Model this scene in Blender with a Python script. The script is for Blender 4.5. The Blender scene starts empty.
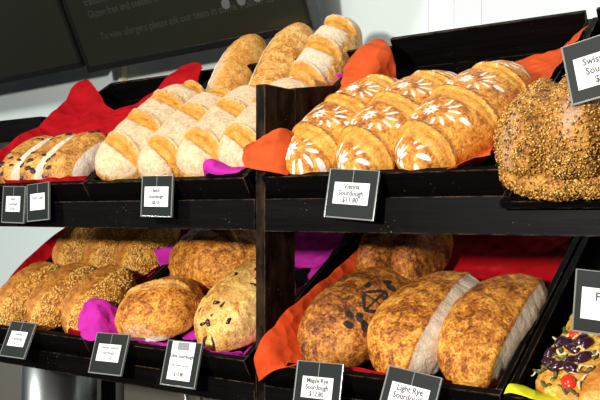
import bpy, bmesh, math, random
import numpy as np
from mathutils import Vector, Matrix, noise, Euler

SC = bpy.context.scene
COL = SC.collection
R = math.radians
random.seed(4)
UP_LIP, LOW_LIP = 1.219, 0.900
A_UP, A_LOW = R(33), R(30)

# ------------------------------------------------------------------ helpers
def link(o, parent=None):
    COL.objects.link(o)
    if parent is not None:
        o.parent = parent
    return o

def tag(o, label=None, cat=None, group=None, kind=None):
    if label: o['label'] = label
    if cat: o['category'] = cat
    if group: o['group'] = group
    if kind: o['kind'] = kind
    return o

def empty(name, mat=None):
    o = bpy.data.objects.new(name, None)
    o.empty_display_size = .02
    if mat is not None: o.matrix_world = mat
    return link(o)

def mesh_obj(name, verts, faces, mat, parent=None, smooth=True):
    me = bpy.data.meshes.new(name)
    me.from_pydata([tuple(v) for v in verts], [], [tuple(f) for f in faces])
    if smooth:
        me.polygons.foreach_set('use_smooth', [True]*len(me.polygons))
    me.update()
    o = bpy.data.objects.new(name, me)
    if mat: me.materials.append(mat)
    return link(o, parent)

def bm_obj(name, bm, mat, parent=None, smooth=False, bevel=0):
    if bevel:
        bmesh.ops.bevel(bm, geom=list(bm.edges), offset=bevel, segments=2, affect='EDGES', profile=.6, clamp_overlap=True)
    bmesh.ops.recalc_face_normals(bm, faces=list(bm.faces))
    me = bpy.data.meshes.new(name)
    bm.to_mesh(me); bm.free()
    if smooth:
        me.polygons.foreach_set('use_smooth', [True]*len(me.polygons))
    o = bpy.data.objects.new(name, me)
    if mat: me.materials.append(mat)
    return link(o, parent)

def add_box(bm, a, b):
    m = Matrix.Translation([(a[i]+b[i])/2 for i in range(3)]) @ Matrix.Diagonal([abs(b[i]-a[i]) for i in range(3)]+[1])
    bmesh.ops.create_cube(bm, size=1, matrix=m)

def box(name, a, b, mat, parent=None, bevel=.0012):
    bm = bmesh.new(); add_box(bm, a, b)
    return bm_obj(name, bm, mat, parent, bevel=bevel)

def hexa(name, quad_lo, quad_hi, mat, parent=None, bevel=.0012):
    bm = bmesh.new()
    v = [bm.verts.new(p) for p in list(quad_lo)+list(quad_hi)]
    for f in ((3,2,1,0),(4,5,6,7),(0,1,5,4),(1,2,6,5),(2,3,7,6),(3,0,4,7)):
        bm.faces.new([v[i] for i in f])
    return bm_obj(name, bm, mat, parent, bevel=bevel)

def cyl(bm, p0, p1, r, seg=16, r2=None):
    p0, p1 = Vector(p0), Vector(p1)
    d = p1-p0
    q = d.to_track_quat('Z', 'Y').to_matrix().to_4x4()
    bmesh.ops.create_cone(bm, cap_ends=True, segments=seg, radius1=r, radius2=r if r2 is None else r2, depth=d.length,
                          matrix=Matrix.Translation((p0+p1)/2) @ q)

# ------------------------------------------------------------------ materials
class NT:
    def __init__(s, name):
        s.m = bpy.data.materials.new(name); s.m.use_nodes = True
        s.t = s.m.node_tree; s.b = s.t.nodes['Principled BSDF']
    def n(s, ty, **k):
        nd = s.t.nodes.new(ty)
        for a, v in k.items():
            if a.startswith('i_'): nd.inputs[a[2:].replace('_', ' ')].default_value = v
            else: setattr(nd, a, v)
        return nd
    def l(s, a, b): s.t.links.new(a, b)
    def noise(s, scale, detail=4, rough=.55, vec=None, dist=0):
        nd = s.n('ShaderNodeTexNoise'); nd.inputs['Scale'].default_value = scale
        nd.inputs['Detail'].default_value = detail; nd.inputs['Roughness'].default_value = rough
        nd.inputs['Distortion'].default_value = dist
        if vec: s.l(vec, nd.inputs['Vector'])
        return nd.outputs['Fac']
    def coords(s, scale=(1,1,1)):
        tc = s.n('ShaderNodeTexCoord'); mp = s.n('ShaderNodeMapping'); mp.inputs['Scale'].default_value = scale
        s.l(tc.outputs['Object'], mp.inputs['Vector']); return mp.outputs['Vector']
    def ramp(s, fac, stops):
        nd = s.n('ShaderNodeValToRGB'); e = nd.color_ramp.elements
        while len(e) < len(stops): e.new(.5)
        for i, (p, c) in enumerate(stops):
            e[i].position = p; e[i].color = (*c, 1) if len(c) == 3 else c
        s.l(fac, nd.inputs['Fac']); return nd.outputs['Color']
    def mix(s, fac, a, b, mode='MIX'):
        nd = s.n('ShaderNodeMix', data_type='RGBA', blend_type=mode)
        for v, i in ((fac, 0), (a, 6), (b, 7)):
            if hasattr(v, 'is_linked'): s.l(v, nd.inputs[i])
            else: nd.inputs[i].default_value = (*v, 1) if isinstance(v, tuple) and len(v) == 3 else v
        return nd.outputs[2]
    def math(s, op, a, b=0, clamp=False):
        nd = s.n('ShaderNodeMath', operation=op, use_clamp=clamp)
        for v, i in ((a, 0), (b, 1)):
            if hasattr(v, 'is_linked'): s.l(v, nd.inputs[i])
            else: nd.inputs[i].default_value = v
        return nd.outputs[0]
    def bump(s, h, strength=.5, dist=.002, prev=None):
        nd = s.n('ShaderNodeBump'); nd.inputs['Strength'].default_value = strength; nd.inputs['Distance'].default_value = dist
        s.l(h, nd.inputs['Height'])
        if prev: s.l(prev, nd.inputs['Normal'])
        return nd.outputs['Normal']
    def fin(s, color=None, rough=.5, normal=None, spec=.5, **k):
        if color is not None:
            if hasattr(color, 'is_linked'): s.l(color, s.b.inputs['Base Color'])
            else: s.b.inputs['Base Color'].default_value = (*color, 1)
        if hasattr(rough, 'is_linked'): s.l(rough, s.b.inputs['Roughness'])
        else: s.b.inputs['Roughness'].default_value = rough
        s.b.inputs['Specular IOR Level'].default_value = spec
        if normal: s.l(normal, s.b.inputs['Normal'])
        for a, v in k.items(): s.b.inputs[a.replace('_', ' ')].default_value = v
        return s.m

def plain(name, c, rough=.5, spec=.5, **k):
    return NT(name).fin(c, rough, None, spec, **k)

def wood_mat(name, worn=0.0):
    s = NT(name)
    v = s.coords((1.5, 14, 30))
    g = s.noise(3.0, 6, .65, v, 1.2)
    base = s.ramp(g, [(.3, (.0007, .0006, .0006)), (.62, (.0020, .0015, .0013)), (.85, (.0060, .0037, .0026))])
    if worn:
        v2 = s.coords((5, 5, 2.2))
        p = s.noise(7, 5, .6, v2)
        base = s.mix(s.ramp(p, [(.42, (0,0,0)), (.72, (worn,)*3)]), base, (.080, .045, .025))
    sp = s.noise(260, 2, .5, s.coords((1, 1, 1)))
    sp2 = s.noise(14, 2, .5, s.coords((1, 1, 1)))
    chips = s.math('MULTIPLY', s.ramp(sp, [(.70, (0,0,0)), (.745, (1,1,1))]), s.ramp(sp2, [(.54, (0,0,0)), (.66, (1,1,1))]))
    base = s.mix(chips, base, (.30, .22, .15))
    # rubbed edges
    bv = s.n('ShaderNodeBevel', samples=4); bv.inputs['Radius'].default_value = .0032
    geo = s.n('ShaderNodeNewGeometry')
    dp = s.n('ShaderNodeVectorMath', operation='DOT_PRODUCT')
    s.l(bv.outputs['Normal'], dp.inputs[0]); s.l(geo.outputs['Normal'], dp.inputs[1])
    edge = s.ramp(dp.outputs['Value'], [(.86, (1,1,1)), (.97, (0,0,0))])
    en = s.ramp(s.noise(38, 5, .7, s.coords((1, 1, 1))), [(.42, (0,0,0)), (.62, (1,1,1))])
    base = s.mix(s.math('MULTIPLY', edge, en), base, (.17, .105, .06))
    rough = s.ramp(g, [(.3, (.42,)*3), (.8, (.62,)*3)])
    return s.fin(base, rough, s.bump(g, .25, .0012), .07)

def bread_mat(name, dark, mid, light, flour=(.82, .72, .60), score=(.80, .48, .13), scale=1.0, bump=.55, rough=.44, burn=(.02, .011, .007), blister=.5):
    s = NT(name)
    v = s.coords()
    n1 = s.noise(58*scale, 7, .66, v, .6)
    n2 = s.noise(230*scale, 5, .7, v)
    n3 = s.noise(14*scale, 3, .5, v)
    f = s.math('ADD', s.math('MULTIPLY', n1, .38), s.math('ADD', s.math('MULTIPLY', n2, .42), s.math('MULTIPLY', n3, .2)))
    base = s.ramp(f, [(.415, dark), (.485, mid), (.56, light), (.63, tuple(min(1, c*1.25+.05) for c in light))])
    at = s.n('ShaderNodeAttribute', attribute_name='mask')
    sep = s.n('ShaderNodeSeparateColor'); s.l(at.outputs['Color'], sep.inputs['Color'])
    sc = s.ramp(s.noise(70*scale, 5, .6, v), [(.3, tuple(c*.62 for c in score)), (.5, score), (.68, tuple(min(1, c*1.2+.06) for c in score))])
    base = s.mix(sep.outputs['Green'], base, sc)
    fl = s.math('SUBTRACT', s.math('MULTIPLY', sep.outputs['Red'], 2.1), s.math('MULTIPLY', s.noise(110*scale, 6, .75, v), 1.5))
    fl2 = s.ramp(fl, [(.10, (0,0,0)), (.85, (1,1,1))])
    flc = s.ramp(n2, [(.35, tuple(c*.86 for c in flour)), (.6, flour)])
    base = s.mix(fl2, base, flc)
    bl = s.math('SUBTRACT', s.math('MULTIPLY', sep.outputs['Blue'], 2.0), s.math('MULTIPLY', s.noise(90, 4, .6, v), 1.1))
    base = s.mix(s.ramp(bl, [(.15, (0,0,0)), (.6, (1,1,1))]), base, burn)
    vor = s.n('ShaderNodeTexVoronoi'); vor.inputs['Scale'].default_value = 210*scale; s.l(v, vor.inputs['Vector'])
    nb = s.bump(n1, bump, .010)
    nb = s.bump(n2, bump, .0045, nb)
    nb = s.bump(vor.outputs['Distance'], blister*.5, .0015, nb)
    rg = s.mix(fl2, (rough,)*3, (.9,)*3)
    return s.fin(base, rg, nb, .45)

def paper_mat(name, c):
    s = NT(name)
    v = s.coords()
    n = s.noise(16, 4, .6, v, .6)
    col = s.ramp(n, [(.3, tuple(x*.86 for x in c)), (.6, c), (.8, tuple(min(1, x*1.12+.01) for x in c))])
    vo = s.n('ShaderNodeTexVoronoi', distance='EUCLIDEAN'); vo.inputs['Scale'].default_value = 34; s.l(v, vo.inputs['Vector'])
    nb = s.bump(vo.outputs['Distance'], .7, .010, s.bump(n, .4, .006))
    m = s.fin(col, .8, nb, .10)
    tr = s.n('ShaderNodeBsdfTranslucent'); s.l(col, tr.inputs['Color'])
    mx = s.n('ShaderNodeMixShader'); mx.inputs[0].default_value = .12
    out = s.t.nodes['Material Output']
    s.l(s.b.outputs[0], mx.inputs[1]); s.l(tr.outputs[0], mx.inputs[2]); s.l(mx.outputs[0], out.inputs[0])
    return m

M = {}
M['wood'] = wood_mat('dark_wood')
M['worn'] = wood_mat('worn_dark_wood', .55)
M['vienna'] = bread_mat('vienna_crust', (.24, .055, .004), (.60, .20, .014), (.84, .40, .055), flour=(.94, .87, .78), score=(.80, .40, .05))
M['batard'] = bread_mat('floury_crust', (.34, .11, .010), (.62, .28, .045), (.80, .50, .16), flour=(.80, .67, .49), score=(.66, .27, .022))
M['raisin'] = bread_mat('raisin_crust', (.20, .06, .006), (.48, .19, .026), (.70, .37, .08), flour=(.80, .68, .53))
M['sesame'] = bread_mat('sesame_crust', (.12, .024, .002), (.50, .16, .010), (.84, .44, .06), score=(.46, .16, .012))
M['rye'] = bread_mat('rye_crust', (.15, .030, .002), (.55, .165, .010), (.86, .40, .05), flour=(.82, .72, .58))
M['maple'] = bread_mat('maple_rye_crust', (.06, .011, .001), (.30, .080, .005), (.64, .25, .03))
M['lightrye'] = bread_mat('light_rye_crust', (.13, .027, .002), (.52, .155, .010), (.84, .40, .05), flour=(.78, .65, .48))
M['olive_loaf'] = bread_mat('olive_loaf_crust', (.36, .115, .012), (.72, .36, .055), (.90, .62, .20), flour=(.80, .54, .26))
M['swiss'] = bread_mat('grain_crust', (.10, .028, .003), (.40, .15, .015), (.62, .31, .05), flour=(.60, .40, .30))
M['brown'] = bread_mat('brown_sourdough_crust', (.12, .025, .002), (.50, .150, .010), (.82, .38, .05))
M['focaccia'] = bread_mat('focaccia_crust', (.40, .13, .010), (.64, .32, .03), (.84, .54, .11), score=(.56, .18, .014), bump=.4)
def seed_mat(name, stops):
    s = NT(name)
    g = s.n('ShaderNodeNewGeometry')
    c = s.ramp(g.outputs['Random Per Island'], stops)
    return s.fin(c, .42, None, .5)
M['seed_dark'] = seed_mat('mixed_seeds', [(.0, (.07, .022, .005)), (.22, (.20, .075, .012)), (.5, (.50, .235, .03)), (.82, (.64, .35, .055)), (.98, (.82, .56, .17))])
M['seed_pale'] = seed_mat('sesame_seeds', [(.0, (.48, .19, .018)), (.4, (.80, .44, .075)), (.8, (.95, .70, .24))])
M['raisins'] = plain('raisin_skin', (.014, .008, .007), .45)
M['olive'] = plain('olive_skin', (.035, .008, .018), .22, .6)
M['tomato'] = plain('tomato_skin', (.72, .03, .012), .2, .6)
M['onion'] = plain('onion_flesh', (.66, .50, .22), .35)
M['herb'] = plain('herb_leaf', (.05, .075, .015), .5)
M['red'] = paper_mat('red_tissue', (.40, .0025, .007))
M['orange'] = paper_mat('orange_tissue', (.62, .085, .018))
M['orangered'] = paper_mat('orange_red_tissue', (.66, .066, .012))
M['magenta'] = paper_mat('magenta_tissue', (.52, .022, .34))
M['yellow'] = paper_mat('yellow_tissue', (.80, .78, .02))
def acrylic():
    s = NT('clear_acrylic')
    s.b.inputs['Transmission Weight'].default_value = 1
    return s.fin((.93, .95, .93), .06, None, .5, IOR=1.2)
M['acrylic'] = acrylic()
M['card'] = plain('charcoal_card', (.013, .016, .0145), .5, .15)
M['label'] = plain('white_paper_label', (.82, .80, .79), .6)
M['ink'] = plain('grey_ink', (.055, .055, .06), .6)
M['palink'] = plain('pale_grey_ink', (.22, .23, .23), .6)
M['steel'] = NT('brushed_steel').fin((.55, .55, .53), .3, None, .5, Metallic=1.0)
def wall_mat():
    s = NT('painted_wall')
    n = s.noise(3, 3, .5, s.coords())
    c = s.ramp(n, [(.3, (.58, .655, .63)), (.7, (.61, .68, .655))])
    return s.fin(c, .45, None, .4)
M['wall'] = wall_mat()
M['groove'] = plain('white_wall_strip', (.84, .88, .87), .4)
M['floor'] = NT('floor_tile').fin((.16, .15, .14), .5)
M['cream'] = plain('cream_plastic', (.70, .62, .42), .5)
M['bezel'] = plain('black_bezel', (.006, .006, .006), .25, .5)
def screen_mat():
    s = NT('dark_screen')
    n = s.noise(1.5, 2, .5, s.coords())
    return s.fin(s.ramp(n, [(.3, (.011, .012, .0075)), (.7, (.015, .016, .010))]), .22, None, .5)
M['screen'] = screen_mat()
M['screentext'] = plain('dim_screen_lettering', (.0150, .0155, .0112), .5)
M['screenicon'] = plain('pale_screen_icon', (.07, .073, .073), .5)

# ------------------------------------------------------------------ tray frames
def tray_matrix(lip, a, yoff=0, zoff=0):
    return Matrix.Translation((0, .018+yoff, lip-.035+zoff)) @ Matrix.Rotation(a, 4, 'X')
TU, TL = tray_matrix(UP_LIP, A_UP), tray_matrix(LOW_LIP, A_LOW)
TU4 = tray_matrix(UP_LIP, A_UP, -.035, -.012)

def make_tray(label, base, x0, x1, L, lip=.042, back=.055, side=.052, group='tilted bread trays'):
    root = empty('bread_tray', base @ Matrix.Translation(((x0+x1)/2, 0, 0)))
    tag(root, label, 'tray', group)
    hw = (x1-x0)/2; t = .011
    box('bottom_board', (-hw, 0, -.010), (hw, L, -.0005), M['wood'], root)
    box('front_lip', (-hw, -.012, -.010), (hw, 0, lip), M['wood'], root)
    box('back_wall', (-hw+t, L-t, 0), (hw-t, L, back), M['wood'], root)
    for sx in (-1, 1):
        a, b = (-hw, -hw+t) if sx < 0 else (hw-t, hw)
        lo = [(a, 0, 0), (b, 0, 0), (b, L, 0), (a, L, 0)]
        hi = [(a, 0, lip), (b, 0, lip), (b, L, side), (a, L, side)]
        hexa('side_wall', lo, hi, M['wood'], root)
    return root

# ------------------------------------------------------------------ bread
def lumps(P, seed, f, n=7):
    rs = np.random.RandomState(seed); out = np.zeros(len(P))
    for i in range(n):
        k = rs.normal(size=3); k = k/np.linalg.norm(k)*f*rs.uniform(.6, 1.6)
        out += np.sin(P @ k + rs.uniform(0, 6.28))
    return out/n

def sstep(x, a, b):
    t = np.clip((x-a)/(b-a), 0, 1); return t*t*(3-2*t)

class Feat:
    """surface features in plan metres (X across, Y along)"""
    def __init__(s, X, Y, top):
        s.X, s.Y, s.top = X, Y, top
        z = np.zeros(len(X)); s.d = z.copy(); s.fl = z.copy(); s.sc = z.copy(); s.bk = z.copy()
    def cut(s, x, y, ang, ln, wd, ear=.005, deep=.004, score=1.0, clear=True, edge=.35):
        c, n = math.cos(ang), math.sin(ang)
        p = (s.X-x)*c+(s.Y-y)*n; q = -(s.X-x)*n+(s.Y-y)*c
        half = wd*np.sqrt(np.clip(1-(p/ln)**2, 0, 1))
        inside = np.clip((half-np.abs(q))/(wd*.25), 0, 1)*s.top
        s.d += inside*(-deep) + inside*deep*.8*np.exp(-(q/(wd*.55))**2)
        e = np.exp(-((q-half)/(wd*.28))**2)*(np.abs(p) < ln)*s.top*np.clip(half/wd*1.5, 0, 1)
        s.d += ear*e
        s.bk = np.maximum(s.bk, edge*np.exp(-((q-half)/(wd*.14))**2)*(np.abs(p) < ln*.97)*s.top)
        s.sc = np.maximum(s.sc, inside*score)
        if clear: s.fl *= (1-inside)
    def blob(s, ch, x, y, ang, ln, wd, val=1.0, soft=.35):
        c, n = math.cos(ang), math.sin(ang)
        p = (s.X-x)*c+(s.Y-y)*n; q = -(s.X-x)*n+(s.Y-y)*c
        r = np.sqrt((p/ln)**2+(q/wd)**2)
        v = (1-sstep(r, 1-soft, 1+soft))*s.top*val
        arr = getattr(s, ch); np.maximum(arr, v, out=arr)

def loaf(name, L, W, H, mat, feat=None, seed=1, ex=2.5, ez=.85, sq=.86, lump=.006, lf=38, bend=0, nu=110, nv=84, flat=.26, parent=None, taper=0):
    rs = np.random.RandomState(seed)
    t = np.linspace(0, math.pi, nu+1)[1:-1]
    th = np.linspace(0, 2*math.pi, nv, endpoint=False)
    a = -np.cos(t)
    r = np.clip(1-np.abs(a)**ex, 0, 1)**(1/2.0)
    A, TH = np.meshgrid(a, th, indexing='ij'); Rr = np.repeat(r[:, None], nv, 1)
    cs, sn = np.cos(TH), np.sin(TH)
    X = W/2*Rr*np.sign(cs)*np.abs(cs)**sq*(1+taper*A)
    Y = L/2*A
    Z = np.where(sn > 0, H*(1-flat)*Rr**ez*np.abs(sn)**.92, -H*flat*Rr**.6*np.abs(sn)**.5)
    X = X + bend*(1-A**2)
    P = np.stack([X.ravel(), Y.ravel(), Z.ravel()], 1)
    P = np.vstack([P, [[0, -L/2, 0]], [[0, L/2, 0]]])
    N = P/np.array([(W/2)**2, (L/2)**2, (H*.6)**2]); N /= np.linalg.norm(N, axis=1)[:, None]+1e-9
    top = sstep(P[:, 2], -.06*H, .12*H)
    d = lump*lumps(P, seed, lf)*np.clip(P[:, 2]/H+.6, .25, 1) + lump*.38*lumps(P, seed+50, lf*3.2)+lump*.30*lumps(P, seed+90, lf*8)
    F = Feat(P[:, 0], P[:, 1], top)
    if feat: feat(F, P, L, W, H, rs)
    P = P+N*(d+F.d)[:, None]
    P[:, 2] = np.maximum(P[:, 2], -H*flat)+H*flat
    faces = []
    m = len(t)
    for i in range(m-1):
        b0, b1 = i*nv, (i+1)*nv
        for j in range(nv):
            k = (j+1) % nv
            faces.append((b0+j, b0+k, b1+k, b1+j))
    s0, s1 = m*nv, m*nv+1
    for j in range(nv):
        k = (j+1) % nv
        faces.append((s0, k, j)); faces.append((s1, (m-1)*nv+j, (m-1)*nv+k))
    o = mesh_obj(name, P.tolist(), [f[::-1] for f in faces], mat, parent)
    me = o.data
    ca = me.color_attributes.new('mask', 'FLOAT_COLOR', 'POINT')
    col = np.ones((len(P), 4), np.float32)
    col[:, 0], col[:, 1], col[:, 2] = np.clip(F.fl, 0, 1), np.clip(F.sc, 0, 1), np.clip(F.bk, 0, 1)
    ca.data.foreach_set('color', col.ravel())
    return o, P, N

def put(o, base, x, v, w=.003, yaw=0, roll=0, pitch=0):
    o.matrix_world = base @ Matrix.Translation((x, v, w)) @ Matrix.Rotation(yaw, 4, 'Z') @ Matrix.Rotation(pitch, 4, 'X') @ Matrix.Rotation(roll, 4, 'Y')
    return o

def seeds(name, P, N, count, size, mat, parent, seed=0, minz=.15, keep=None):
    rs = np.random.RandomState(seed)
    zmax = P[:, 2].max()
    ok = np.where(P[:, 2] > minz*zmax)[0]
    if keep is not None: ok = ok[keep[ok]]
    idx = rs.choice(ok, count)
    V, Fc = [], []
    base = np.array([(1, 0, 0), (0, 1, 0), (-1, 0, 0), (0, -1, 0), (0, 0, 1), (0, 0, -1)], float)
    fcs = [(0,1,4),(1,2,4),(2,3,4),(3,0,4),(1,0,5),(2,1,5),(3,2,5),(0,3,5)]
    for i in idx:
        n = Vector(N[i]); q = n.to_track_quat('Z', 'Y')
        sp = rs.uniform(0, 6.28); k = rs.uniform(.75, 1.3)*size
        p = Vector(P[i]) + Vector(rs.uniform(-1, 1, 3))*size*.9
        c, s_ = math.cos(sp), math.sin(sp)
        o = len(V)
        for b in base:
            l = Vector(((b[0]*c-b[1]*.6*s_)*k, (b[0]*s_+b[1]*.6*c)*k, b[2]*k*.45))
            V.append(p + q @ l)
        Fc += [tuple(o+j for j in f) for f in fcs]
    o = mesh_obj(name, V, Fc, mat, parent, smooth=True)
    o['kind'] = 'stuff'
    return o

# ------------------------------------------------------------------ tissue paper
def sheet(ctrl, mat, label, crumple=.004, seed=0, sub=14, base=None, freq=22):
    C = np.array(ctrl, float)
    def cr(C, axis, sub):
        C = np.moveaxis(C, axis, 0); n = len(C); out = []
        for i in range(n-1):
            p0, p1, p2, p3 = C[max(i-1, 0)], C[i], C[i+1], C[min(i+2, n-1)]
            for k in range(sub):
                t = k/sub
                out.append(.5*((2*p1)+(-p0+p2)*t+(2*p0-5*p1+4*p2-p3)*t*t+(-p0+3*p1-3*p2+p3)*t**3))
        out.append(C[-1]); return np.moveaxis(np.array(out), 0, axis)
    G = cr(cr(C, 0, sub), 1, sub)
    m, n = G.shape[:2]
    du = np.gradient(G, axis=0); dv = np.gradient(G, axis=1)
    Nn = np.cross(du, dv); Nn /= np.linalg.norm(Nn, axis=2)[:, :, None]+1e-9
    V = []
    off = Vector((seed*3.7, seed*1.3, 0))
    for i in range(m):
        for j in range(n):
            p = Vector(G[i, j])
            q = p*freq+off
            h = noise.noise(q*.8)*.8+(noise.voronoi(q*1.1)[0][0]-.45)*1.5+(noise.voronoi(q*2.7)[0][0]-.45)*.55
            V.append(p+Vector(Nn[i, j])*h*crumple)
    F = [(i*n+j, i*n+j+1, (i+1)*n+j+1, (i+1)*n+j) for i in range(m-1) for j in range(n-1)]
    o = mesh_obj('tissue_paper', V, F, mat)
    md = o.modifiers.new('thickness', 'SOLIDIFY'); md.thickness = .0007; md.offset = 0
    if base is not None: o.matrix_world = base
    tag(o, label, 'paper')
    return o

# ------------------------------------------------------------------ text and price cards
def text_mesh(name, s, size, mat, parent, loc=(0, 0, 0), rot=(0, 0, 0), align='CENTER', sx=1.0):
    cu = bpy.data.curves.new(name, 'FONT'); cu.body = s; cu.size = size; cu.align_x = align; cu.align_y = 'CENTER'
    cu.extrude = .00012; cu.offset = size*.022; cu.resolution_u = 2
    tmp = bpy.data.objects.new('tmp_text', cu); COL.objects.link(tmp)
    dg = bpy.context.evaluated_depsgraph_get()
    me = bpy.data.meshes.new_from_object(tmp.evaluated_get(dg))
    bpy.data.objects.remove(tmp)
    o = bpy.data.objects.new(name, me); me.materials.clear(); me.materials.append(mat)
    link(o, parent); o.location = loc; o.rotation_euler = rot; o.scale = (sx, 1, 1)
    return o

def price_card(top, w, h, lines, label, pitch=0, roll=0, yaw=0, lw=.62, lh=.42, ldrop=.27, tsize=.0088, split=True, pick=False, extra=None):
    """top = centre of the card's top edge; hangs down; front faces -Y"""
    base = Matrix.Translation(top) @ Euler((0, 0, yaw)).to_matrix().to_4x4() @ Matrix.Rotation(roll, 4, 'Y') @ Matrix.Rotation(-pitch, 4, 'X')
    root = empty('price_card', base); tag(root, label, 'price card', 'bread price cards')
    # holder: clear plate with a raised rim
    bm = bmesh.new()
    add_box(bm, (-w/2, -.0012, -h), (w/2, .0012, 0))
    bm_obj('clear_plate', bm, M['acrylic'], root, bevel=.0006)
    bm = bmesh.new()
    r = .0024
    for a, b in (((-w/2, -.0022, -h), (-w/2+r, .0022, 0)), ((w/2-r, -.0022, -h), (w/2, .0022, 0)),
                 ((-w/2+r, -.0022, -h), (w/2-r, .0022, -h+r)), ((-w/2+r, -.0022, -r*.6), (w/2-r, .0022, 0))):
        add_box(bm, a, b)
    bm_obj('rim', bm, M['rim'], root, bevel=.0005)
    box('backing_card', (-w/2+r, -.0022, -h+r*1.2), (w/2-r, -.0013, -r*.8), M['card'], root, bevel=0)
    if split:
        box('seam', (-.0005, -.0026, -h*ldrop), (.0005, -.0022, -.002), M['palink'], root, bevel=0)
    bm = bmesh.new()
    bmesh.ops.create_grid(bm, x_segments=1, y_segments=1, size=.5)
    bm.free()
    z1 = -h*ldrop; z0 = z1-h*lh
    lab = box('paper_label', (-w*lw/2, -.0030, z0), (w*lw/2, -.0023, z1), M['label'], root, bevel=.0002)
    if extra: extra(lab, w, h, z0, z1)
    n = len(lines)
    for i, ln in enumerate(lines):
        s, sz, mt = ln if isinstance(ln, tuple) else (ln, tsize, M['ink'])
        z = z1-(z1-z0)*(i+.62)/(n+.25)
        t = text_mesh('printed_line', s, sz, mt, lab, (0, -.0033, z), (R(90), 0, 0), sx=.92)
    if pick:
        bm = bmesh.new(); cyl(bm, (0, .003, -h*.5), (0, .003, -h-.05), .0016, 10)
        bm_obj('pick', bm, M['steel'], root, smooth=True)
    return root
M['rim'] = plain('pale_acrylic_edge', (.20, .21, .19), .18, .6)

#SECTION
# ------------------------------------------------------------------ setting
def setting():
    Y = .72
    bm = bmesh.new(); add_box(bm, (-5, Y, 0), (2.5, Y+.1, 3.0))
    tag(bm_obj('wall_back', bm, M['wall']), kind='structure')
    for i, (x, wd) in enumerate(((-.052, .004), (.018, .003), (.088, .004))):
        o = box('trim_%d' % (i+1), (x-wd, Y-.003, 0), (x+wd, Y-.0005, 3.0), M['groove'])
        tag(o, kind='structure')
    bm = bmesh.new(); add_box(bm, (-5, -4, -.05), (2.5, Y, 0))
    tag(bm_obj('floor', bm, M['floor']), kind='structure')
setting()

def screens():
    for i, (x0, x1) in enumerate(((-1.985, -1.135), (-1.112, -.272))):
        base = Matrix.Translation(((x0+x1)/2, .552, 1.592 if i else 1.588)) @ Matrix.Rotation(R(-1.6), 4, 'Y') @ Matrix.Rotation(R(25), 4, 'X')
        root = empty('menu_screen', base)
        hw, hh = (x1-x0)/2, .48
        box('casing', (-hw, 0, 0), (hw, .045, hh), M['bezel'], root, bevel=.003)
        bm = bmesh.new(); b = .013
        for a, c in (((-hw, -.004, 0), (hw, 0, b+.006)), ((-hw, -.004, hh-b), (hw, 0, hh)), ((-hw, -.004, b), (-hw+b, 0, hh-b)), ((hw-b, -.004, b), (hw, 0, hh-b))):
            add_box(bm, a, c)
        bm_obj('bezel', bm, M['bezel'], root, bevel=.001)
        pan = box('display_panel', (-hw+b, -.002, b), (hw-b, -.0003, hh-b), M['screen'], root, bevel=0)
        bm = bmesh.new()
        add_box(bm, (-.12, .045, .10), (.12, .075, .36)); 
        bm_obj('wall_bracket', bm, M['bezel'], root)
        bm = bmesh.new(); cyl(bm, (0, .06, .2), (0, .17-.0, .14), .02)
        bm_obj('bracket_arm', bm, M['bezel'], root)
        if i:
            for s, z, x in (('Sourdough breads are baked', 0.237, -.335), ('traditional stone', 0.200, -.335),
                            ('Gluten free and seeded of all kinds available', 0.164, -.335),
                            ('To view allergens please ask our team in store. Follow us on', 0.096, -.315)):
                text_mesh('display_text', s, .030, M['screentext'], pan, (x, -.0025, z), (R(90), 0, 0), 'LEFT', .92)
            for k in range(3):
                bm = bmesh.new()
                bmesh.ops.create_cone(bm, cap_ends=True, segments=24, radius1=.014, radius2=.014, depth=.0006, matrix=Matrix.Translation((.175+.052*k, -.0026, .108)) @ Matrix.Rotation(R(90), 4, 'X'))
                bm_obj('display_icon', bm, M['screenicon'], pan)
            tag(root, 'black menu screen with faint lettering, above the stacked white loaves', 'screen', 'menu screens')
        else:
            tag(root, 'blank black menu screen at the far left of the wall', 'screen', 'menu screens')
screens()
o = box('cable_cover', (-1.145, .695, 1.50), (-1.125, .719, 1.68), M['cream'])
tag(o, 'short cream cable cover on wall below the gap between the screens', 'cable cover')

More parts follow.
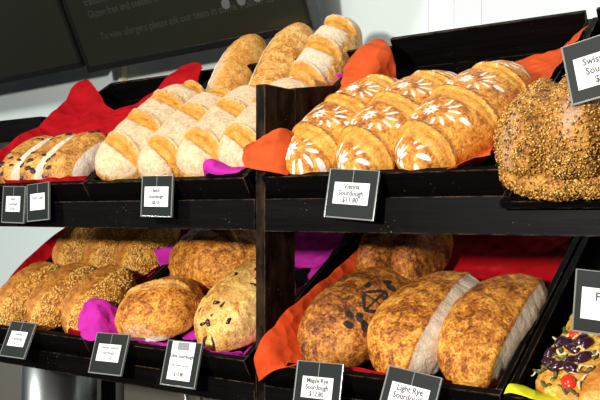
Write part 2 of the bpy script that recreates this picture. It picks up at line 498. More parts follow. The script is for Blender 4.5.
# ------------------------------------------------------------------ racks
def racks():
    # left rack
    r = empty('bread_rack', Matrix.Translation((-.45, 0, 0)))
    tag(r, 'far left black wooden display rack holding raisin and white loaves', 'rack', 'black wooden bread racks')
    def bx(n, a, b, m='wood', p=r, ox=.45):
        return box(n, (a[0]+ox, a[1], a[2]), (b[0]+ox, b[1], b[2]), M[m], p)
    for z1, z0 in ((UP_LIP-.043, UP_LIP-.097), (LOW_LIP-.043, LOW_LIP-.083)):
        bx('front_beam', (-.90, -.006, z0), (-.0070, .016, z1))
    for lip, a in ((UP_LIP, A_UP), (LOW_LIP, A_LOW)):
        z = lip-.035+math.tan(a)*.392-.0135/math.cos(a)
        bx('back_beam', (-.90, .398, z-.05), (-.030, .416, z))
        for x in (-.90, -.048):
            bx('side_rail', (x, .016, lip-.097), (x+.018, .398, lip-.055))
    for x in (-.90, -.048):
        bx('leg', (x, .4165, 0), (x+.018, .455, 1.40))
        bx('leg', (x, .030, 0), (x+.018, .075, LOW_LIP-.097))
    # right rack
    q = empty('bread_rack', Matrix.Translation((.5, 0, 0)))
    tag(q, 'black wooden display rack with worn end post, holding vienna and rye loaves', 'rack', 'black wooden bread racks')
    f = lambda n, a, b, m='wood': bx(n, a, b, m, q, -.5)
    for z1, z0 in ((UP_LIP-.043, UP_LIP-.099), (LOW_LIP-.043, LOW_LIP-.15)):
        f('front_beam', (.015, -.006, z0), (.93, .016, z1))
    for lip, a in ((UP_LIP, A_UP), (LOW_LIP, A_LOW)):
        z = lip-.035+math.tan(a)*.392-.0135/math.cos(a)
        f('back_beam', (.016, .398, z-.05), (.93, .416, z))
        f('side_rail', (.912, .016, lip-.097), (.93, .398, lip-.055))
    f('end_post', (-.0060, -.004, 0), (.0145, .083, 1.3735), 'worn')
    hexa('end_panel', [(-.0060-.5, .0835, 1.150), (.0145-.5, .0835, 1.150), (.0145-.5, .27, 1.150), (-.0060-.5, .27, 1.150)],
         [(-.0060-.5, .0835, 1.377), (.0145-.5, .0835, 1.377), (.0145-.5, .27, 1.408), (-.0060-.5, .27, 1.408)], M['worn'], q)
    f('leg', (-.008, .4165, 0), (.012, .455, 1.40)); f('leg', (.912, .4165, 0), (.93, .455, 1.40)); f('leg', (.912, .03, 0), (.93, .075, LOW_LIP-.15))
    # neighbouring shelf seen beyond the left rack
    t = empty('wall_shelf', Matrix.Translation((-1.62, .56, 1.375)))
    tag(t, 'black wooden shelf plank on wall left of the red tissue', 'shelf')
    box('plank', (-.5, -.10, 0), (.395, .145, .072), M['wood'], t)
    for x in (-.4, .2):
        box('bracket', (x, .10, -.10), (x+.02, .1585, .072), M['wood'], t)
racks()

make_tray('black tray holding the raisin loaves on red tissue, top left', TU, -.872, -.450, .515)
make_tray('black tray holding floury white loaves, left of the worn post', TU, -.447, -.025, .515)
make_tray('black tray holding three stencilled vienna loaves on orange tissue', TU, .015, .443, .515, back=.070)
make_tray('black tray under the big grain-crusted loaf, top right', TU4, .448, .875, .53, lip=.002, back=.070, side=.052)
make_tray('black lower tray holding sesame loaves on red tissue', TL, -.872, -.450, .53)
make_tray('black lower tray holding brown and olive loaves on magenta tissue', TL, -.447, -.025, .53)
make_tray('black lower tray holding maple and light rye loaves', TL, .015, .443, .53)
make_tray('black lower tray holding the focaccia, bottom right', TL, .448, .875, .53)

# ------------------------------------------------------------------ breads, upper tier
def f_vienna(F, P, L, W, H, rs):
    ph = rs.uniform(-.015, .015)
    for k, y in enumerate((-.115, -.010, .095)):
        F.cut(.0, y*L/.335+ph, R(-13), W*.56, .016, ear=.004, deep=.0035, score=.42, edge=.6)
    # powdered flower with a fan of petals, between the cuts
    for y in (-.062, .043, .138, -.150):
        y = y*L/.335+ph
        for k in range(9):
            a = R(k*40+10)
            F.blob('fl', -.022+.0075*math.cos(a), y+.009*math.sin(a), a, .0064, .0021, .9, .3)
        for k in range(6):
            a = R(-75+k*30)
            F.blob('fl', -.010+.028*math.cos(a), y+.027*math.sin(a), a, .0125, .0032, .85, .35)
            F.blob('fl', -.030-.022*math.cos(a), y+.022*math.sin(a), a+3.14, .009, .0026, .8, .35)
        F.blob('fl', .038, y, 0, .010, .005, 1)
    F.fl *= (1-F.sc)
for i, (x, v, l, w, yw, lab) in enumerate(((.096, .158, .330, .150, -7, 'stencilled vienna loaf at the left, next to the orange tissue drape'),
                                   (.209, .156, .335, .152, -8, 'middle stencilled vienna loaf, directly above its price card'),
                                   (.320, .164, .340, .150, -10, 'stencilled vienna loaf on the right, beside the grain-crusted loaf'))):
    o, P, N = loaf('vienna_loaf', l, w, .080, M['vienna'], f_vienna, seed=10+i, ex=2.5, lump=.003, nu=190, nv=150)
    put(o, TU, x, v, w=.016, yaw=R(yw), roll=R(15))
    tag(o, lab, 'bread', 'vienna sourdough loaves')

def f_batard(F, P, L, W, H, rs):
    F.fl[:] = .61*F.top*(1-.5*sstep(np.abs(F.X), W*.28, W*.48))
    n = 4 if L > .36 else 3
    for k in range(n):
        y = -L*.36+k*L*.74/(n-1)+rs.uniform(-.008, .008)
        F.cut(rs.uniform(-.008, .008), y, R(-28), W*.40, .0165, ear=.008, deep=.008)
for i, (x, v, yw, l, lab) in enumerate(((-.412, .186, 10, .390, 'floury white loaf leaning beside the red tissue, leftmost in its tray'),
                                       (-.298, .170, 9, .34, 'second floury white loaf from the red tissue, behind its price card'),
                                       (-.198, .176, 9, .34, 'third floury white loaf from the red tissue'),
                                       (-.103, .192, 8, .34, 'floury white loaf nearest the worn post, above a magenta tissue corner'))):
    o, P, N = loaf('white_loaf', l, .150 if i == 0 else .136, .080, M['batard'], f_batard, seed=30+i, ex=4.2, lump=.003)
    put(o, TU, x, v, w=.024 if i == 0 else .014, yaw=R(yw), roll=R(17))
    tag(o, lab, 'bread', 'floury white loaves in the tray')
def f_stackC(F, P, L, W, H, rs):
    F.fl[:] = .70*F.top*(1-.8*sstep(np.abs(F.X), W*.27, W*.42))
    for k in range(3):
        F.cut(0, -L*.30+k*L*.29, R(-24), W*.44, .019, ear=.010, deep=.008)
def f_stackA(F, P, L, W, H, rs):
    F.fl[:] = .55*sstep(-P[:, 0], W*.36, W*.5)+.45*sstep(-P[:, 2], 0, H*.1)
    F.sc[:] = .4
def f_stackB(F, P, L, W, H, rs):
    F.fl[:] = .55*(P[:, 2] < .02*H)+.15
STK = [((-.400, .41, 1.452), .36, .13, .080, 54, 8, 66, f_stackA, 'pale loaf on edge, leftmost of the three stacked behind the white loaves'),
       ((-.262, .41, 1.462), .36, .13, .075, 54, 4, 60, f_stackB, 'mottled loaf on edge, middle of the three stacked behind the white loaves'),
       ((-.145, .41, 1.490), .32, .125, .090, 46, 4, 12, f_stackC, 'scored floury loaf leaning highest at the back, beside orange tissue')]
for i, (c, l, w, h, pit, yw, rl, ft, lab) in enumerate(STK):
    o, P, N = loaf('white_loaf', l, w, h, M['batard'], ft, seed=50+i, ex=2.6, lump=.004)
    o.matrix_world = Matrix.Translation(c) @ Matrix.Rotation(R(yw), 4, 'Z') @ Matrix.Rotation(R(pit), 4, 'X') @ Matrix.Rotation(R(rl), 4, 'Y') @ Matrix.Translation((0, 0, -h*.45))
    tag(o, lab, 'bread', 'white loaves stacked at the back')

def f_raisin(F, P, L, W, H, rs):
    t = W*(.34 if f_raisin.last else .15)
    F.fl[:] = .85*sstep(F.X, t, t+W*.05)
def raisins(o, P, N, W, L, rs, n=17):
    ok = np.where((P[:, 0] < W*.22) & (P[:, 2] > .025))[0]
    for i in rs.choice(ok, n, replace=False):
        bm = bmesh.new()
        bmesh.ops.create_icosphere(bm, subdivisions=2, radius=1)
        for v in bm.verts: v.co *= 1+.25*noise.noise(v.co*1.6+Vector((i, 0, 0)))
        k = rs.uniform(.0042, .0066)
        m = Matrix.Translation(Vector(P[i])) @ Vector(N[i]).to_track_quat('Z', 'Y').to_matrix().to_4x4() @ Matrix.Rotation(rs.uniform(0, 6), 4, 'Z') @ Matrix.Diagonal((k*1.35, k, k*.5, 1))
        bmesh.ops.transform(bm, matrix=m, verts=bm.verts)
        bm_obj('raisin', bm, M['raisins'], o, smooth=True)
for i, (x, v, yw, lab) in enumerate(((-.768, .108, 8, 'raisin loaf with floury right side, leftmost on the red tissue'),
                                    (-.683, .108, 8, 'middle raisin loaf on the red tissue, floury on its right'),
                                    (-.597, .106, 8, 'raisin loaf touching the leftmost floury white loaf'))):
    f_raisin.last = i == 2
    o, P, N = loaf('raisin_loaf', .205, .105, .066, M['raisin'], f_raisin, seed=70+i, ex=2.6, lump=.004)
    raisins(o, P, N, .1, .235, np.random.RandomState(i))
    put(o, TU, x, v, w=.010, yaw=R(yw), roll=R(10))
    tag(o, lab, 'bread', 'raisin loaves')

def f_swiss(F, P, L, W, H, rs):
    g = (np.exp(-((F.X+.045)/.013)**2)+np.exp(-((F.X-.04)/.013)**2))*F.top; F.d -= .017*g
    g2 = np.exp(-((P[:, 2]-(-.0))/.008)**2); F.d -= .010*g2
    g3 = np.exp(-((F.Y-.04)/.012)**2)*F.top; F.d -= .006*g3
    F.blob('fl', -.085, -.06, 1.5, .05, .018, .55, .5)
    F.blob('fl', .0, -.06, 1.5, .05, .02, .6, .5)
for i, (x, v, l, w, h, lab) in enumerate(((.558, .074, .225, .240, .128, 'big grain-crusted loaf at the front right, under the top price card'),
                                         (.640, .425, .20, .20, .12, 'grain-crusted loaf behind the big one, at the picture edge'))):
    o, P, N = loaf('grain_loaf', l, w, h, M['swiss'], f_swiss, seed=80+i, nu=190, nv=150, ex=3.4, lump=.007, lf=30, flat=.34, sq=.74, ez=.62)
    seeds('seed_crust', P, N, 17000, .0025, M['seed_dark'], o, seed=i, minz=.02)
    put(o, TU4, x, v, yaw=R(6))
    tag(o, lab, 'bread', 'grain-crusted loaves')

# ------------------------------------------------------------------ breads, lower tier
def f_ses(F, P, L, W, H, rs):
    F.cut(-.008, 0, R(84), L*.42, .020, ear=.010, deep=.008, score=.0, edge=.2)
    F.sc[:] = .62*(1-sstep(F.X, -W*.06, W*.03))
k = 0
for i, (x, v, yw, pit, lab) in enumerate(((-.785, .120, 4, 0, 'sesame-crusted loaf in the front row, leftmost, beside red tissue'),
                                    (-.664, .120, 4, 0, 'middle sesame-crusted loaf in the front row'),
                                    (-.543, .120, 4, 0, 'front-row sesame-crusted loaf nearest the tray divider'),
                                    (-.810, .335, 0, 8, 'shaded sesame loaf in the back row, leftmost'),
                                    (-.695, .338, 0, 8, 'shaded sesame loaf in the middle of the back row'),
                                    (-.578, .342, 0, 8, 'shaded back-row sesame loaf against the tray divider'))):
    o, P, N = loaf('sesame_loaf', 0.215 if i < 3 else .20, .112 if i < 3 else .104, .078 if i < 3 else .08, M['sesame'], f_ses, seed=90+i, ex=2.0, lump=.004)
    seeds('seed_crust', P, N, 2400, .0026, M['seed_pale'], o, seed=20+i, minz=.1, keep=(P[:, 0] > .001))
    put(o, TL, x, v, w=.012, yaw=R(yw), pitch=R(pit), roll=R(12 if i < 3 else 2))
    tag(o, lab, 'bread', 'sesame loaves in front' if i < 3 else 'sesame loaves at the back')

def f_oval(F, P, L, W, H, rs):
    F.fl[:] = .5*sstep(-F.Y, L*.36, L*.47) + .42*(1-F.top)
    F.blob('fl', 0, L*.40, 0, W*.42, .010, .6, .5)
    F.cut(.0, .01, R(10), W*.42, .012, ear=.006, deep=.004, score=.3)
o, P, N = loaf('round_sourdough', .175, .190, .085, M['rye'], f_oval, seed=101, ex=2.2, lump=.006)
put(o, TL, -.338, .108, yaw=R(8), w=.006); tag(o, 'round brown sourdough with floury rim, front left on magenta tissue', 'bread')
def f_brown(F, P, L, W, H, rs):
    F.cut(.01, .01, R(-20), W*.40, .014, ear=.008, deep=.005, score=.25)
o, P, N = loaf('brown_sourdough', .21, .25, .105, M['brown'], f_brown, seed=102, ex=2.3, lump=.009)
put(o, TL, -.325, .305, w=.008, yaw=R(-6)); tag(o, 'large shaded brown sourdough behind the round one and the olive loaf', 'bread')
def f_olive(F, P, L, W, H, rs):
    F.cut(.012, 0, R(80), L*.44, .024, ear=.009, deep=.005, score=.55)
    F.fl[:] = .5*sstep(F.X, W*.18, W*.30)
    ok = np.where((F.top > .9))[0]
    for j in rs.choice(ok, 26):
        F.blob('bk', F.X[j], F.Y[j], rs.uniform(0, 3), rs.uniform(.003, .009), rs.uniform(.0015, .003), .9, .4)
o, P, N = loaf('olive_loaf', .255, .150, .085, M['olive_loaf'], f_olive, seed=103, ex=2.3, lump=.006, nu=150, nv=110)
put(o, TL, -.138, .142, w=.015, yaw=R(-2), roll=R(12)); tag(o, 'long pale loaf with dark olive pieces, against the worn post', 'bread')
def olive_bits(o, P, N, rs):
    ok = np.where((np.abs(P[:, 0]) < .035) & (P[:, 2] > .055))[0]
    for i in rs.choice(ok, 9, replace=False):
        bm = bmesh.new(); bmesh.ops.create_icosphere(bm, subdivisions=2, radius=1)
        for v in bm.verts: v.co *= 1+.35*noise.noise(v.co*1.7+Vector((i, 2, 0)))
        k = rs.uniform(.004, .0075)
        m = Matrix.Translation(Vector(P[i])) @ Vector(N[i]).to_track_quat('Z', 'Y').to_matrix().to_4x4() @ Matrix.Rotation(rs.uniform(0, 6), 4, 'Z') @ Matrix.Diagonal((k*1.4, k*.7, k*.5, 1))
        bmesh.ops.transform(bm, matrix=m, verts=bm.verts)
        bm_obj('olive_piece', bm, M['olive'], o, smooth=True)
olive_bits(o, P, N, np.random.RandomState(3))

def f_maple(F, P, L, W, H, rs):
    cx, cy = .032, .006
    def line(x0, y0, x1, y1, w=.003):
        a = math.atan2(y1-y0, x1-x0)
        F.blob('bk', cx+(x0+x1)/2, cy+(y0+y1)/2, a, math.hypot(x1-x0, y1-y0)/2+.001, w, 1, .3)
    d = .024
    line(-d, 0, 0, d*1.3); line(0, d*1.3, d, 0); line(d, 0, 0, -d*1.3); line(0, -d*1.3, -d, 0)
    line(-d, 0, d, 0, .002); line(0, -d*1.3, 0, d*1.3, .002)
    for x, y in ((0, .045), (.016, .050), (-.012, .052), (.024, .032), (0, -.045), (.014, -.050), (-.015, -.052), (-.03, .02), (.032, -.012), (-.006, -.068)):
        F.blob('bk', cx+x, cy+y, rs.uniform(0, 3), .0088, .0062, 1, .35)
def f_band(F, P, L, W, H, rs):
    thr = W*(.07 if W > .14 else .17)-(.11 if W > .14 else .07)*F.Y
    F.fl[:] = .80*sstep(F.X, thr, thr+.006)
    F.d += .004*np.exp(-((F.X-thr)/.006)**2)*F.top
for i, (x, v, l, w, h, yw, ft, mt, lab) in enumerate(((.130, .132, .262, .160, .088, -10, f_maple, 'maple', 'dark brown loaf with burnt stencil mark, front left on orange tissue'),
                                       (.270, .131, .265, .152, .082, -8, f_band, 'lightrye', 'middle rye loaf with wide floury right side, behind its price card'),
                                       (.386, .134, .268, .132, .080, -6, f_band, 'lightrye', 'rye loaf with narrow floury side against the right tray wall'))):
    o, P, N = loaf('rye_loaf', l, w, h, M[mt], ft, seed=110+i, ex=2.25, bend=(-.012, -.020, -.022)[i], lump=.005, nu=150, nv=120)
    put(o, TL, x, v, w=.014, yaw=R(yw), roll=R(13)); tag(o, lab, 'bread', 'rye loaves in front')
for i, (x, v, lab) in enumerate(((.103, .318, 'shaded dark loaf behind the stencilled one, left of two'), (.178, .320, 'shaded dark loaf behind the stencilled one, right of two'))):
    o, P, N = loaf('rye_loaf', .185, .074, .115, M['maple'], None, seed=120+i, ex=2.3, lump=.005)
    put(o, TL, x, v, w=.016, yaw=R(-3), pitch=R(10)); tag(o, lab, 'bread', 'rye loaves at the back')

def focaccia():
    root, P, N = loaf('focaccia', .40, .26, .065, M['focaccia'], lambda F, P, L, W, H, rs: (F.blob('sc', .02, -.06, .8, .05, .03, .8, .6), F.blob('sc', -.035, -.15, 1.0, .045, .03, .9, .6), F.blob('sc', -.11, -.16, 1.3, .03, .012, .7, .6), F.blob('sc', .05, .10, .4, .05, .03, .8, .6), F.blob('sc', -.08, .0, 1.2, .04, .02, .6, .6)),
                      seed=130, ex=6, ez=.5, sq=.6, lump=.010, lf=48, flat=.3, nu=130, nv=120)
    rs = np.random.RandomState(7)
    top = [i for i in range(len(P)) if P[i][2] > .035]
    def near(x, y):
        return min(top, key=lambda i: (P[i][0]-x)**2+(P[i][1]-y)**2)
    def orient(i, rz=0): 
        n = Vector((N[i][0]*.3, N[i][1]*.3, 1)).normalized()
        return Matrix.Translation(Vector(P[i])) @ n.to_track_quat('Z', 'Y').to_matrix().to_4x4() @ Matrix.Rotation(rz, 4, 'Z')
    for x, y in ((-.104, .012), (-.092, -.052), (-.042, -.052), (-.10, .135), (-.055, .128), (-.035, -.055), (.02, .06), (.06, .14), (.05, -.02), (-.062, -.160)):
        i = near(x, y); bm = bmesh.new(); bmesh.ops.create_uvsphere(bm, u_segments=20, v_segments=12, radius=1)
        bmesh.ops.transform(bm, matrix=orient(i, rs.uniform(0, 6)) @ Matrix.Diagonal((.014, .0105, .0075, 1)), verts=bm.verts)
        bm_obj('tomato_half', bm, M['tomato'], root, smooth=True)
    for x, y in ((-.108, -.118), (-.092, -.128), (-.074, -.122), (-.066, -.135), (-.055, -.115), (-.062, -.085), (-.082, -.018), (-.112, -.070), (-.118, -.092), (-.092, -.078), (-.082, -.094), (-.074, -.074), (-.055, .09), (-.075, .022), (-.092, .02), (-.085, -.01), (-.05, .015), (-.03, .02), (-.038, -.005), (-.022, .0), (.0, .10), (.03, .03), (.06, .06), (.02, -.06), (-.015, .13), (-.06, .105)):
        i = near(x, y); bm = bmesh.new(); bmesh.ops.create_uvsphere(bm, u_segments=18, v_segments=12, radius=1)
        for v in bm.verts: v.co *= 1+.15*noise.noise(v.co*1.5+Vector((i, 0, 0)))
        bmesh.ops.transform(bm, matrix=orient(i, rs.uniform(0, 6)) @ Matrix.Translation((0, 0, .002)) @ Matrix.Diagonal((.0135, .0085, .0075, 1)), verts=bm.verts)
        bm_obj('olive', bm, M['olive'], root, smooth=True)
    def ribbon(name, i, ln, r, mat, curl):
        pts = []; m = orient(i, rs.uniform(0, 6))
        V, Fc = [], []; n = 12
        for k in range(n+1):
            t = k/n*2-1; a = t*curl
            c = Vector((math.sin(a)*ln/curl, (1-math.cos(a))*ln/curl, .003+.002*math.sin(k)))
            d = Vector((math.cos(a), math.sin(a), 0)); s = Vector((-d.y, d.x, 0)); rr = r*(1-.7*t*t)
            for q in range(6):
                an = q/6*6.283
                V.append(m @ (c+s*math.cos(an)*rr+Vector((0, 0, math.sin(an)*rr*.5))))
        for k in range(n):
            for q in range(6):
                q2 = (q+1) % 6
                Fc.append((k*6+q, k*6+q2, (k+1)*6+q2, (k+1)*6+q))
        Fc.append(tuple(range(5, -1, -1))); Fc.append(tuple(n*6+q for q in range(6)))
        mesh_obj(name, V, Fc, mat, root)
    for x, y in [(rs.uniform(-.122, -.03), rs.uniform(-.18, -.02)) for _ in range(20)] + [(rs.uniform(-.10, .06), rs.uniform(-.12, .16)) for _ in range(10)]:
        ribbon('onion_sliver', near(x, y), .016, .0026, M['onion'], rs.uniform(.6, 1.8))
    for x, y in [(-.055, .06), (-.045, .065), (-.035, .055), (-.06, .075), (-.04, .08)] + [(rs.uniform(-.115, -.04), rs.uniform(-.18, -.02)) for _ in range(18)] + [(rs.uniform(-.10, .06), rs.uniform(-.12, .16)) for _ in range(8)]:
        ribbon('herb_leaf', near(x, y), .013, .0030, M['herb'], rs.uniform(.3, 1.2))
    put(root, TL, .617, .160, w=.004, yaw=R(-7))
    tag(root, 'focaccia topped with olives, tomatoes, onion and herbs, bottom right corner', 'bread')
focaccia()

# ------------------------------------------------------------------ tissue papers
def tp(rows): return rows
# red, top left
sheet([[(-.876, .012, .050), (-.79, .010, .048), (-.70, .012, .046), (-.58, .004, .046), (-.50, .004, .048), (-.464, .02, .045)],
       [(-.882, .04, .055), (-.82, .03, .004), (-.70, .02, .002), (-.58, .02, .002), (-.50, .02, .002), (-.464, .03, .012)],
       [(-.884, .16, .062), (-.82, .15, .010), (-.70, .15, .002), (-.58, .15, .002), (-.50, .15, .002), (-.464, .15, .03)],
       [(-.880, .25, .066), (-.80, .25, .030), (-.70, .26, .020), (-.58, .26, .020), (-.50, .26, .02), (-.464, .26, .04)],
       [(-.890, .34, .078), (-.83, .36, .060), (-.70, .32, .030), (-.60, .33, .030), (-.53, .38, .035), (-.470, .40, .05)],
       [(-.915, .43, .084), (-.84, .42, .080), (-.72, .345, .04), (-.63, .345, .04), (-.565, .47, .060), (-.490, .47, .070)],
       [(-.945, .490, .078), (-.86, .45, .088), (-.73, .36, .050), (-.645, .36, .045), (-.585, .545, .072), (-.487, .480, .075)]],
      M['red'], 'red tissue lining the raisin loaf tray with two raised corners', .013, 1, base=TU, freq=11)
# magenta, under the white loaves
sheet([[(-.43, .004, .02), (-.30, .004, .018), (-.16, .004, .020), (-.116, -.002, .047), (-.075, -.010, .048), (-.034, -.002, .050)],
       [(-.43, .02, .002), (-.30, .02, .002), (-.16, .02, .002), (-.118, .016, .064), (-.078, .008, .054), (-.040, .02, .045)],
       [(-.43, .25, .002), (-.30, .25, .002), (-.16, .10, .002), (-.085, .10, .004), (-.05, .10, .004), (-.038, .10, .03)],
       [(-.425, .36, .012), (-.30, .36, .006), (-.16, .40, .006), (-.085, .40, .006), (-.05, .40, .006), (-.038, .40, .03)],
       [(-.425, .40, .012), (-.34, .45, .03), (-.16, .45, .03), (-.085, .44, .035), (-.05, .42, .030), (-.037, .41, .03)]],
      M['magenta'], 'magenta tissue lining the floury white loaf tray', .003, 2, base=TU)
# orange, vienna tray
sheet([[(-.020, -.006, .060), (.014, -.011, .056), (.055, -.012, .048), (.088, .004, .024), (.18, .004, .018), (.29, .004, .018), (.36, -.004, .044), (.428, .002, .058)],
       [(-.028, .010, .077), (.010, .006, .086), (.055, .012, .076), (.086, .02, .010), (.18, .02, .002), (.29, .02, .002), (.37, .02, .020), (.424, .03, .062)],
       [(.000, .022, .096), (.026, .032, .104), (.055, .050, .098), (.080, .09, .020), (.18, .10, .002), (.29, .10, .002), (.38, .10, .006), (.430, .12, .04)],
       [(.026, .12, .060), (.030, .12, .057), (.046, .13, .045), (.08, .17, .006), (.18, .18, .004), (.29, .18, .004), (.37, .18, .006), (.432, .20, .050)],
       [(.019, .27, .060), (.024, .29, .062), (.050, .29, .054), (.075, .30, .020), (.18, .32, .006), (.29, .34, .006), (.37, .34, .008), (.440, .33, .058)],
       [(-.018, .38, .070), (.010, .40, .090), (.066, .37, .076), (.085, .37, .015), (.18, .39, .010), (.29, .41, .010), (.38, .42, .012), (.446, .40, .060)],
       [(-.030, .43, .066), (.012, .478, .084), (.070, .425, .078), (.092, .39, .010), (.18, .42, .008), (.29, .455, .008), (.38, .478, .014), (.447, .46, .062)]],
      M['orange'], 'orange tissue lining the vienna tray and draped over the post', .005, 3, base=TU, freq=20)
# yellow under the grain loaf
sheet([[(.475, .006, .002), (.56, .004, .002), (.66, .006, .003), (.80, .004, .002)],
       [(.475, .02, .002), (.56, .02, .002), (.66, .02, .002), (.80, .02, .002)],
       [(.48, .18, .002), (.56, .18, .002), (.66, .18, .002), (.80, .18, .002)]], M['yellow'], 'thin yellow tissue edge under the big grain-crusted loaf', .0008, 4, base=TU4)
# orange edge behind grain loaf
# red lower left
sheet([[(-.862, .010, .03), (-.78, .004, .018), (-.66, .004, .018), (-.54, .004, .03), (-.49, -.006, .060), (-.462, -.002, .055)],
       [(-.862, .02, .02), (-.78, .02, .002), (-.66, .02, .002), (-.54, .02, .002), (-.49, .02, .010), (-.463, .02, .025)],
       [(-.885, .16, .065), (-.83, .16, .020), (-.66, .16, .002), (-.54, .16, .002), (-.49, .16, .006), (-.463, .16, .02)],
       [(-.905, .30, .075), (-.86, .30, .040), (-.70, .30, .004), (-.54, .30, .004), (-.49, .30, .006), (-.463, .30, .02)],
       [(-.915, .42, .075), (-.87, .42, .060), (-.70, .42, .006), (-.54, .42, .006), (-.49, .42, .010), (-.463, .42, .03)],
       [(-.915, .52, .110), (-.88, .53, .090), (-.70, .54, .05), (-.54, .54, .05), (-.49, .54, .05), (-.463, .54, .05)]],
      M['red'], 'red tissue lining the sesame loaf tray', .004, 5, base=TL, freq=14)
# magenta lower
sheet([[(-.475, .010, .052), (-.462, -.006, .048), (-.425, -.016, .044), (-.36, .004, .043), (-.26, .004, .043), (-.19, .004, .044), (-.12, .004, .044), (-.040, .002, .046)],
       [(-.530, .060, .062), (-.475, .035, .075), (-.425, .020, .062), (-.37, .02, .006), (-.26, .02, .002), (-.19, .02, .002), (-.10, .02, .002), (-.038, .02, .03)],
       [(-.525, .085, .068), (-.470, .070, .080), (-.435, .065, .068), (-.39, .07, .010), (-.26, .10, .002), (-.19, .10, .002), (-.10, .10, .002), (-.038, .10, .03)],
       [(-.436, .10, .030), (-.434, .11, .028), (-.43, .13, .020), (-.37, .22, .004), (-.26, .22, .002), (-.19, .22, .002), (-.10, .22, .002), (-.038, .22, .04)],
       [(-.436, .22, .020), (-.434, .22, .018), (-.43, .24, .012), (-.36, .36, .006), (-.26, .36, .004), (-.19, .36, .004), (-.10, .36, .006), (-.040, .36, .05)],
       [(-.500, .285, .070), (-.46, .30, .070), (-.42, .34, .060), (-.36, .50, .045), (-.26, .53, .05), (-.19, .53, .05), (-.10, .53, .055), (-.040, .53, .07)]],
      M['magenta'], 'magenta tissue crumpled at the front of the brown sourdough tray', .006, 6, base=TL, freq=30)
# orange drape and red lining, lower right
sheet([[(.006, -.022, .010), (.018, -.034, .022), (.05, -.026, .042), (.085, -.004, .046)],
       [(.004, -.012, .058), (.020, -.010, .072), (.05, .0, .062), (.09, .018, .010)],
       [(.012, .06, .075), (.022, .07, .080), (.045, .08, .045), (.09, .09, .005)],
       [(.018, .18, .068), (.026, .18, .070), (.05, .18, .030), (.09, .18, .005)],
       [(.026, .30, .060), (.032, .30, .052), (.06, .30, .016), (.10, .30, .006)],
       [(.030, .40, .056), (.036, .40, .040), (.06, .40, .012), (.10, .40, .008)],
       [(.032, .47, .060), (.038, .47, .045), (.06, .47, .014), (.10, .47, .010)]],
      M['orangered'], 'orange tissue draped over the corner beside the stencilled dark loaf', .004, 7, base=TL, freq=18)
sheet([[(.10, .004, .02), (.18, .004, .043), (.24, .002, .044), (.34, .004, .044), (.426, .004, .03)],
       [(.10, .02, .002), (.18, .02, .002), (.24, .02, .002), (.34, .02, .002), (.428, .02, .012)],
       [(.10, .25, .002), (.18, .25, .002), (.24, .25, .002), (.34, .25, .002), (.428, .25, .02)],
       [(.085, .36, .010), (.18, .36, .008), (.24, .36, .012), (.34, .36, .018), (.428, .36, .040)],
       [(.085, .46, .030), (.18, .46, .030), (.24, .45, .040), (.34, .46, .045), (.428, .45, .07)],
       [(.085, .53, .085), (.18, .53, .09), (.24, .52, .105), (.34, .53, .08), (.428, .52, .11)]],
      M['red'], 'red tissue behind and under the rye loaves', .005, 8, base=TL, freq=14)
# yellow at the focaccia
sheet([[(.455, -.022, .055), (.475, -.030, .066), (.51, -.030, .060), (.56, -.024, .050), (.70, -.018, .046)],
       [(.460, -.004, .060), (.475, -.002, .058), (.51, -.002, .046), (.56, .0, .040), (.70, .0, .03)],
       [(.464, .02, .020), (.475, .02, .010), (.51, .02, .003), (.56, .03, .002), (.70, .03, .002)],
       [(.490, .05, .002), (.50, .06, .002), (.51, .08, .002), (.56, .10, .002), (.70, .10, .002)]],
      M['yellow'], 'bright yellow tissue corner in front of the focaccia', .002, 9, base=TL)

# ------------------------------------------------------------------ price cards
def tiny(s, z=.0046): return (s, z, M['palink'])
price_card((-.660, -.026, 1.210), .080, .080, [tiny('Raisin', .008), tiny('Sourdough', .008), tiny('$9.00', .008)], 'price card at the far left of the upper beam, with three short lines', R(3), R(1))
price_card((-.584, -.022, 1.215), .074, .080, [('Fruit Loaf', .0105, M['palink']), ' '], 'price card overlapping the far left one, with one bolder line', R(3), R(-4), lw=.66, lh=.44)
price_card((-.226, -.022, 1.222), .082, .078, [('Batch', .0095, M['ink']), ('Sourdough', .0095, M['ink']), ('$8.50', .0095, M['ink'])], 'price card below the floury white loaves', R(2), R(1), lw=.76, lh=.48)
price_card((.211, -.026, 1.219), .092, .078, [('Vienna', .0115, M['ink']), ('Sourdough', .0115, M['ink']), ('$11.80', .0115, M['ink'])], 'price card reading Vienna Sourdough below the stencilled loaves', R(8), R(4), lw=.70, lh=.44)
price_card((.598, -.070, 1.372), .100, .078, [('Swiss Grain', .0125, M['ink']), ('Sourdough', .0125, M['ink']), ('$13.50', .0125, M['ink'])], 'price card stuck in the big grain-crusted loaf, cut by the picture edge', R(4), R(-12), lw=.76, lh=.52, split=False, pick=True)
price_card((-.630, -.024, .917), .087, .078, [tiny('Sesame', .009), tiny('Sourdough', .009), tiny('$12', .009)], 'tilted price card below the sesame loaves', R(24), R(-1), lw=.64)
price_card((-.346, -.024, .917), .094, .080, [tiny('Toasted Sesame', .0088), tiny('Sourdough', .0088), tiny('$11.50', .0088)], 'tilted price card below the round brown sourdough', R(18), R(-2), lw=.68)
def photo_patch(lab, w, h, z0, z1):
    box('printed_picture', (-.014, -.0034, z1-.015), (.014, -.0031, z1-.001), M['palink'], lab, bevel=0)
price_card((-.153, -.024, .919), .086, .082, [' ', ('Olive Sourdough', .0092, M['ink']), tiny('May contain olive pits', .0052), ('$12.80', .0095, M['ink'])], 'price card with tall label and small picture, below the olive loaf', R(16), R(-1), lw=.66, lh=.84, ldrop=.02, split=False, extra=photo_patch)
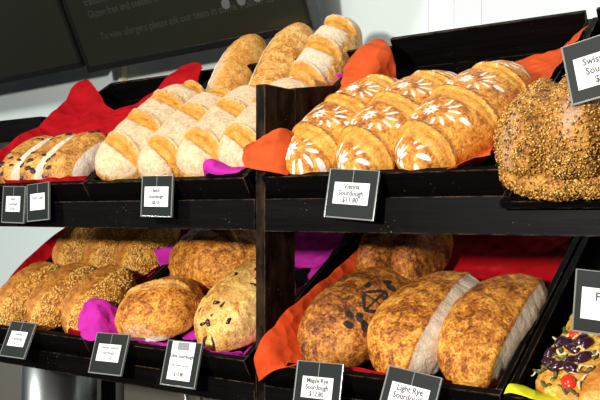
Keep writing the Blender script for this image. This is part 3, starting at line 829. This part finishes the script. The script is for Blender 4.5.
price_card((.146, -.026, .913), .090, .080, [('Maple Rye', .0110, M['ink']), ('Sourdough', .0110, M['ink']), ('$12.80', .0110, M['ink'])], 'price card reading Maple Rye Sourdough below the stencilled dark loaf', R(14), R(-2), lw=.66, lh=.42, ldrop=.30)
price_card((.318, -.028, .917), .090, .080, [('Light Rye', .0125, M['ink']), ('Sourdough', .0125, M['ink']), ('$11.80', .0125, M['ink'])], 'price card reading Light Rye Sourdough below the floury-sided loaf', R(20), R(6), lw=.70, lh=.46)
price_card((.602, -.012, 1.074), .105, .084, [('Focaccia', .0155, M['ink']), ('$12.00', .0125, M['ink'])], 'price card standing above the focaccia, cut by the picture edge', R(0), R(4), lw=.80, lh=.50, split=False, pick=True)

# ------------------------------------------------------------------ under the racks
def steel_bin():
    t = empty('steel_bin', Matrix.Translation((-.93, .30, 0)))
    tag(t, 'brushed steel cylinder standing under the left rack', 'bin')
    bm = bmesh.new(); cyl(bm, (0, 0, .01), (0, 0, .80), .098, 48)
    bm_obj('body', bm, M['steel'], t, smooth=False).data.polygons.foreach_set('use_smooth', [True]*50)
    bm = bmesh.new(); cyl(bm, (0, 0, 0), (0, 0, .02), .101, 48); bm_obj('base_ring', bm, M['bezel'], t)
    bm = bmesh.new(); cyl(bm, (0, 0, .80), (0, 0, .815), .101, 48); bm_obj('lid', bm, M['steel'], t)
steel_bin()

def cabinet():
    t = empty('low_cabinet', Matrix.Translation((-.7, .55, 0)))
    tag(t, 'dim grey low cabinet behind the racks, under the lower trays', 'cabinet')
    box('body', (-1.3, -.03, .06), (1.5, .165, .80), M['cabinet'], t)
    box('plinth', (-1.3, -.015, 0), (1.5, .165, .06), M['bezel'], t)
    for k in range(4):
        d = box('door', (-1.29+k*.695, -.046, .07), (-.605+k*.695, -.031, .79), M['cabinet'], t)
        bm = bmesh.new(); cyl(bm, (-.64+k*.695, -.062, .58), (-.64+k*.695, -.062, .70), .006, 12)
        cyl(bm, (-.64+k*.695, -.062, .59), (-.64+k*.695, -.045, .59), .004, 10); cyl(bm, (-.64+k*.695, -.062, .69), (-.64+k*.695, -.045, .69), .004, 10)
        bm_obj('handle', bm, M['steel'], d, smooth=True)
M['cabinet'] = plain('grey_laminate', (.13, .122, .10), .5)
cabinet()

# ------------------------------------------------------------------ lights
def area(name, loc, target, size, power, color=(1, 1, 1), sy=None):
    d = bpy.data.lights.new(name, 'AREA'); d.energy = power; d.color = color; d.size = size
    if sy: d.shape = 'RECTANGLE'; d.size_y = sy
    o = bpy.data.objects.new(name, d); link(o); o.location = loc
    o.rotation_euler = (Vector(target)-Vector(loc)).to_track_quat('-Z', 'Y').to_euler()
    return o
area('key_light', (.25, -2.25, 1.51), (.0, .2, 1.1), .16, 82, (1, .955, .89))
area('ceiling_lamp', (-.1, -.9, 2.75), (-.1, .35, 1.1), .5, 18, (1, .97, .93), 1.0)
area('ceiling_lamp', (-2.3, -1.7, 2.35), (-1.5, .7, 1.4), .35, 42, (.93, 1, .98))
area('ceiling_lamp', (1.0, -.2, 2.75), (.7, .7, 1.3), .6, 5, (.95, 1, 1))
w = bpy.data.worlds.new('room_light'); SC.world = w; w.use_nodes = True
w.node_tree.nodes['Background'].inputs[0].default_value = (.80, .88, 1, 1)
w.node_tree.nodes['Background'].inputs[1].default_value = .06

# ------------------------------------------------------------------ camera
cam = bpy.data.cameras.new('camera'); co = bpy.data.objects.new('camera', cam); link(co)
co.location = (.905, -1.123, 1.15); co.rotation_euler = (R(90), 0, R(35.9))
cam.sensor_width = 36; cam.lens = 833/600*36; cam.shift_x = -3/600; cam.shift_y = 14/600
cam.clip_start = .02
SC.camera = co
vs = SC.view_settings
vs.view_transform = 'Standard'; vs.look = 'None'; vs.gamma = 1; vs.use_curve_mapping = False; vs.exposure = 0.0
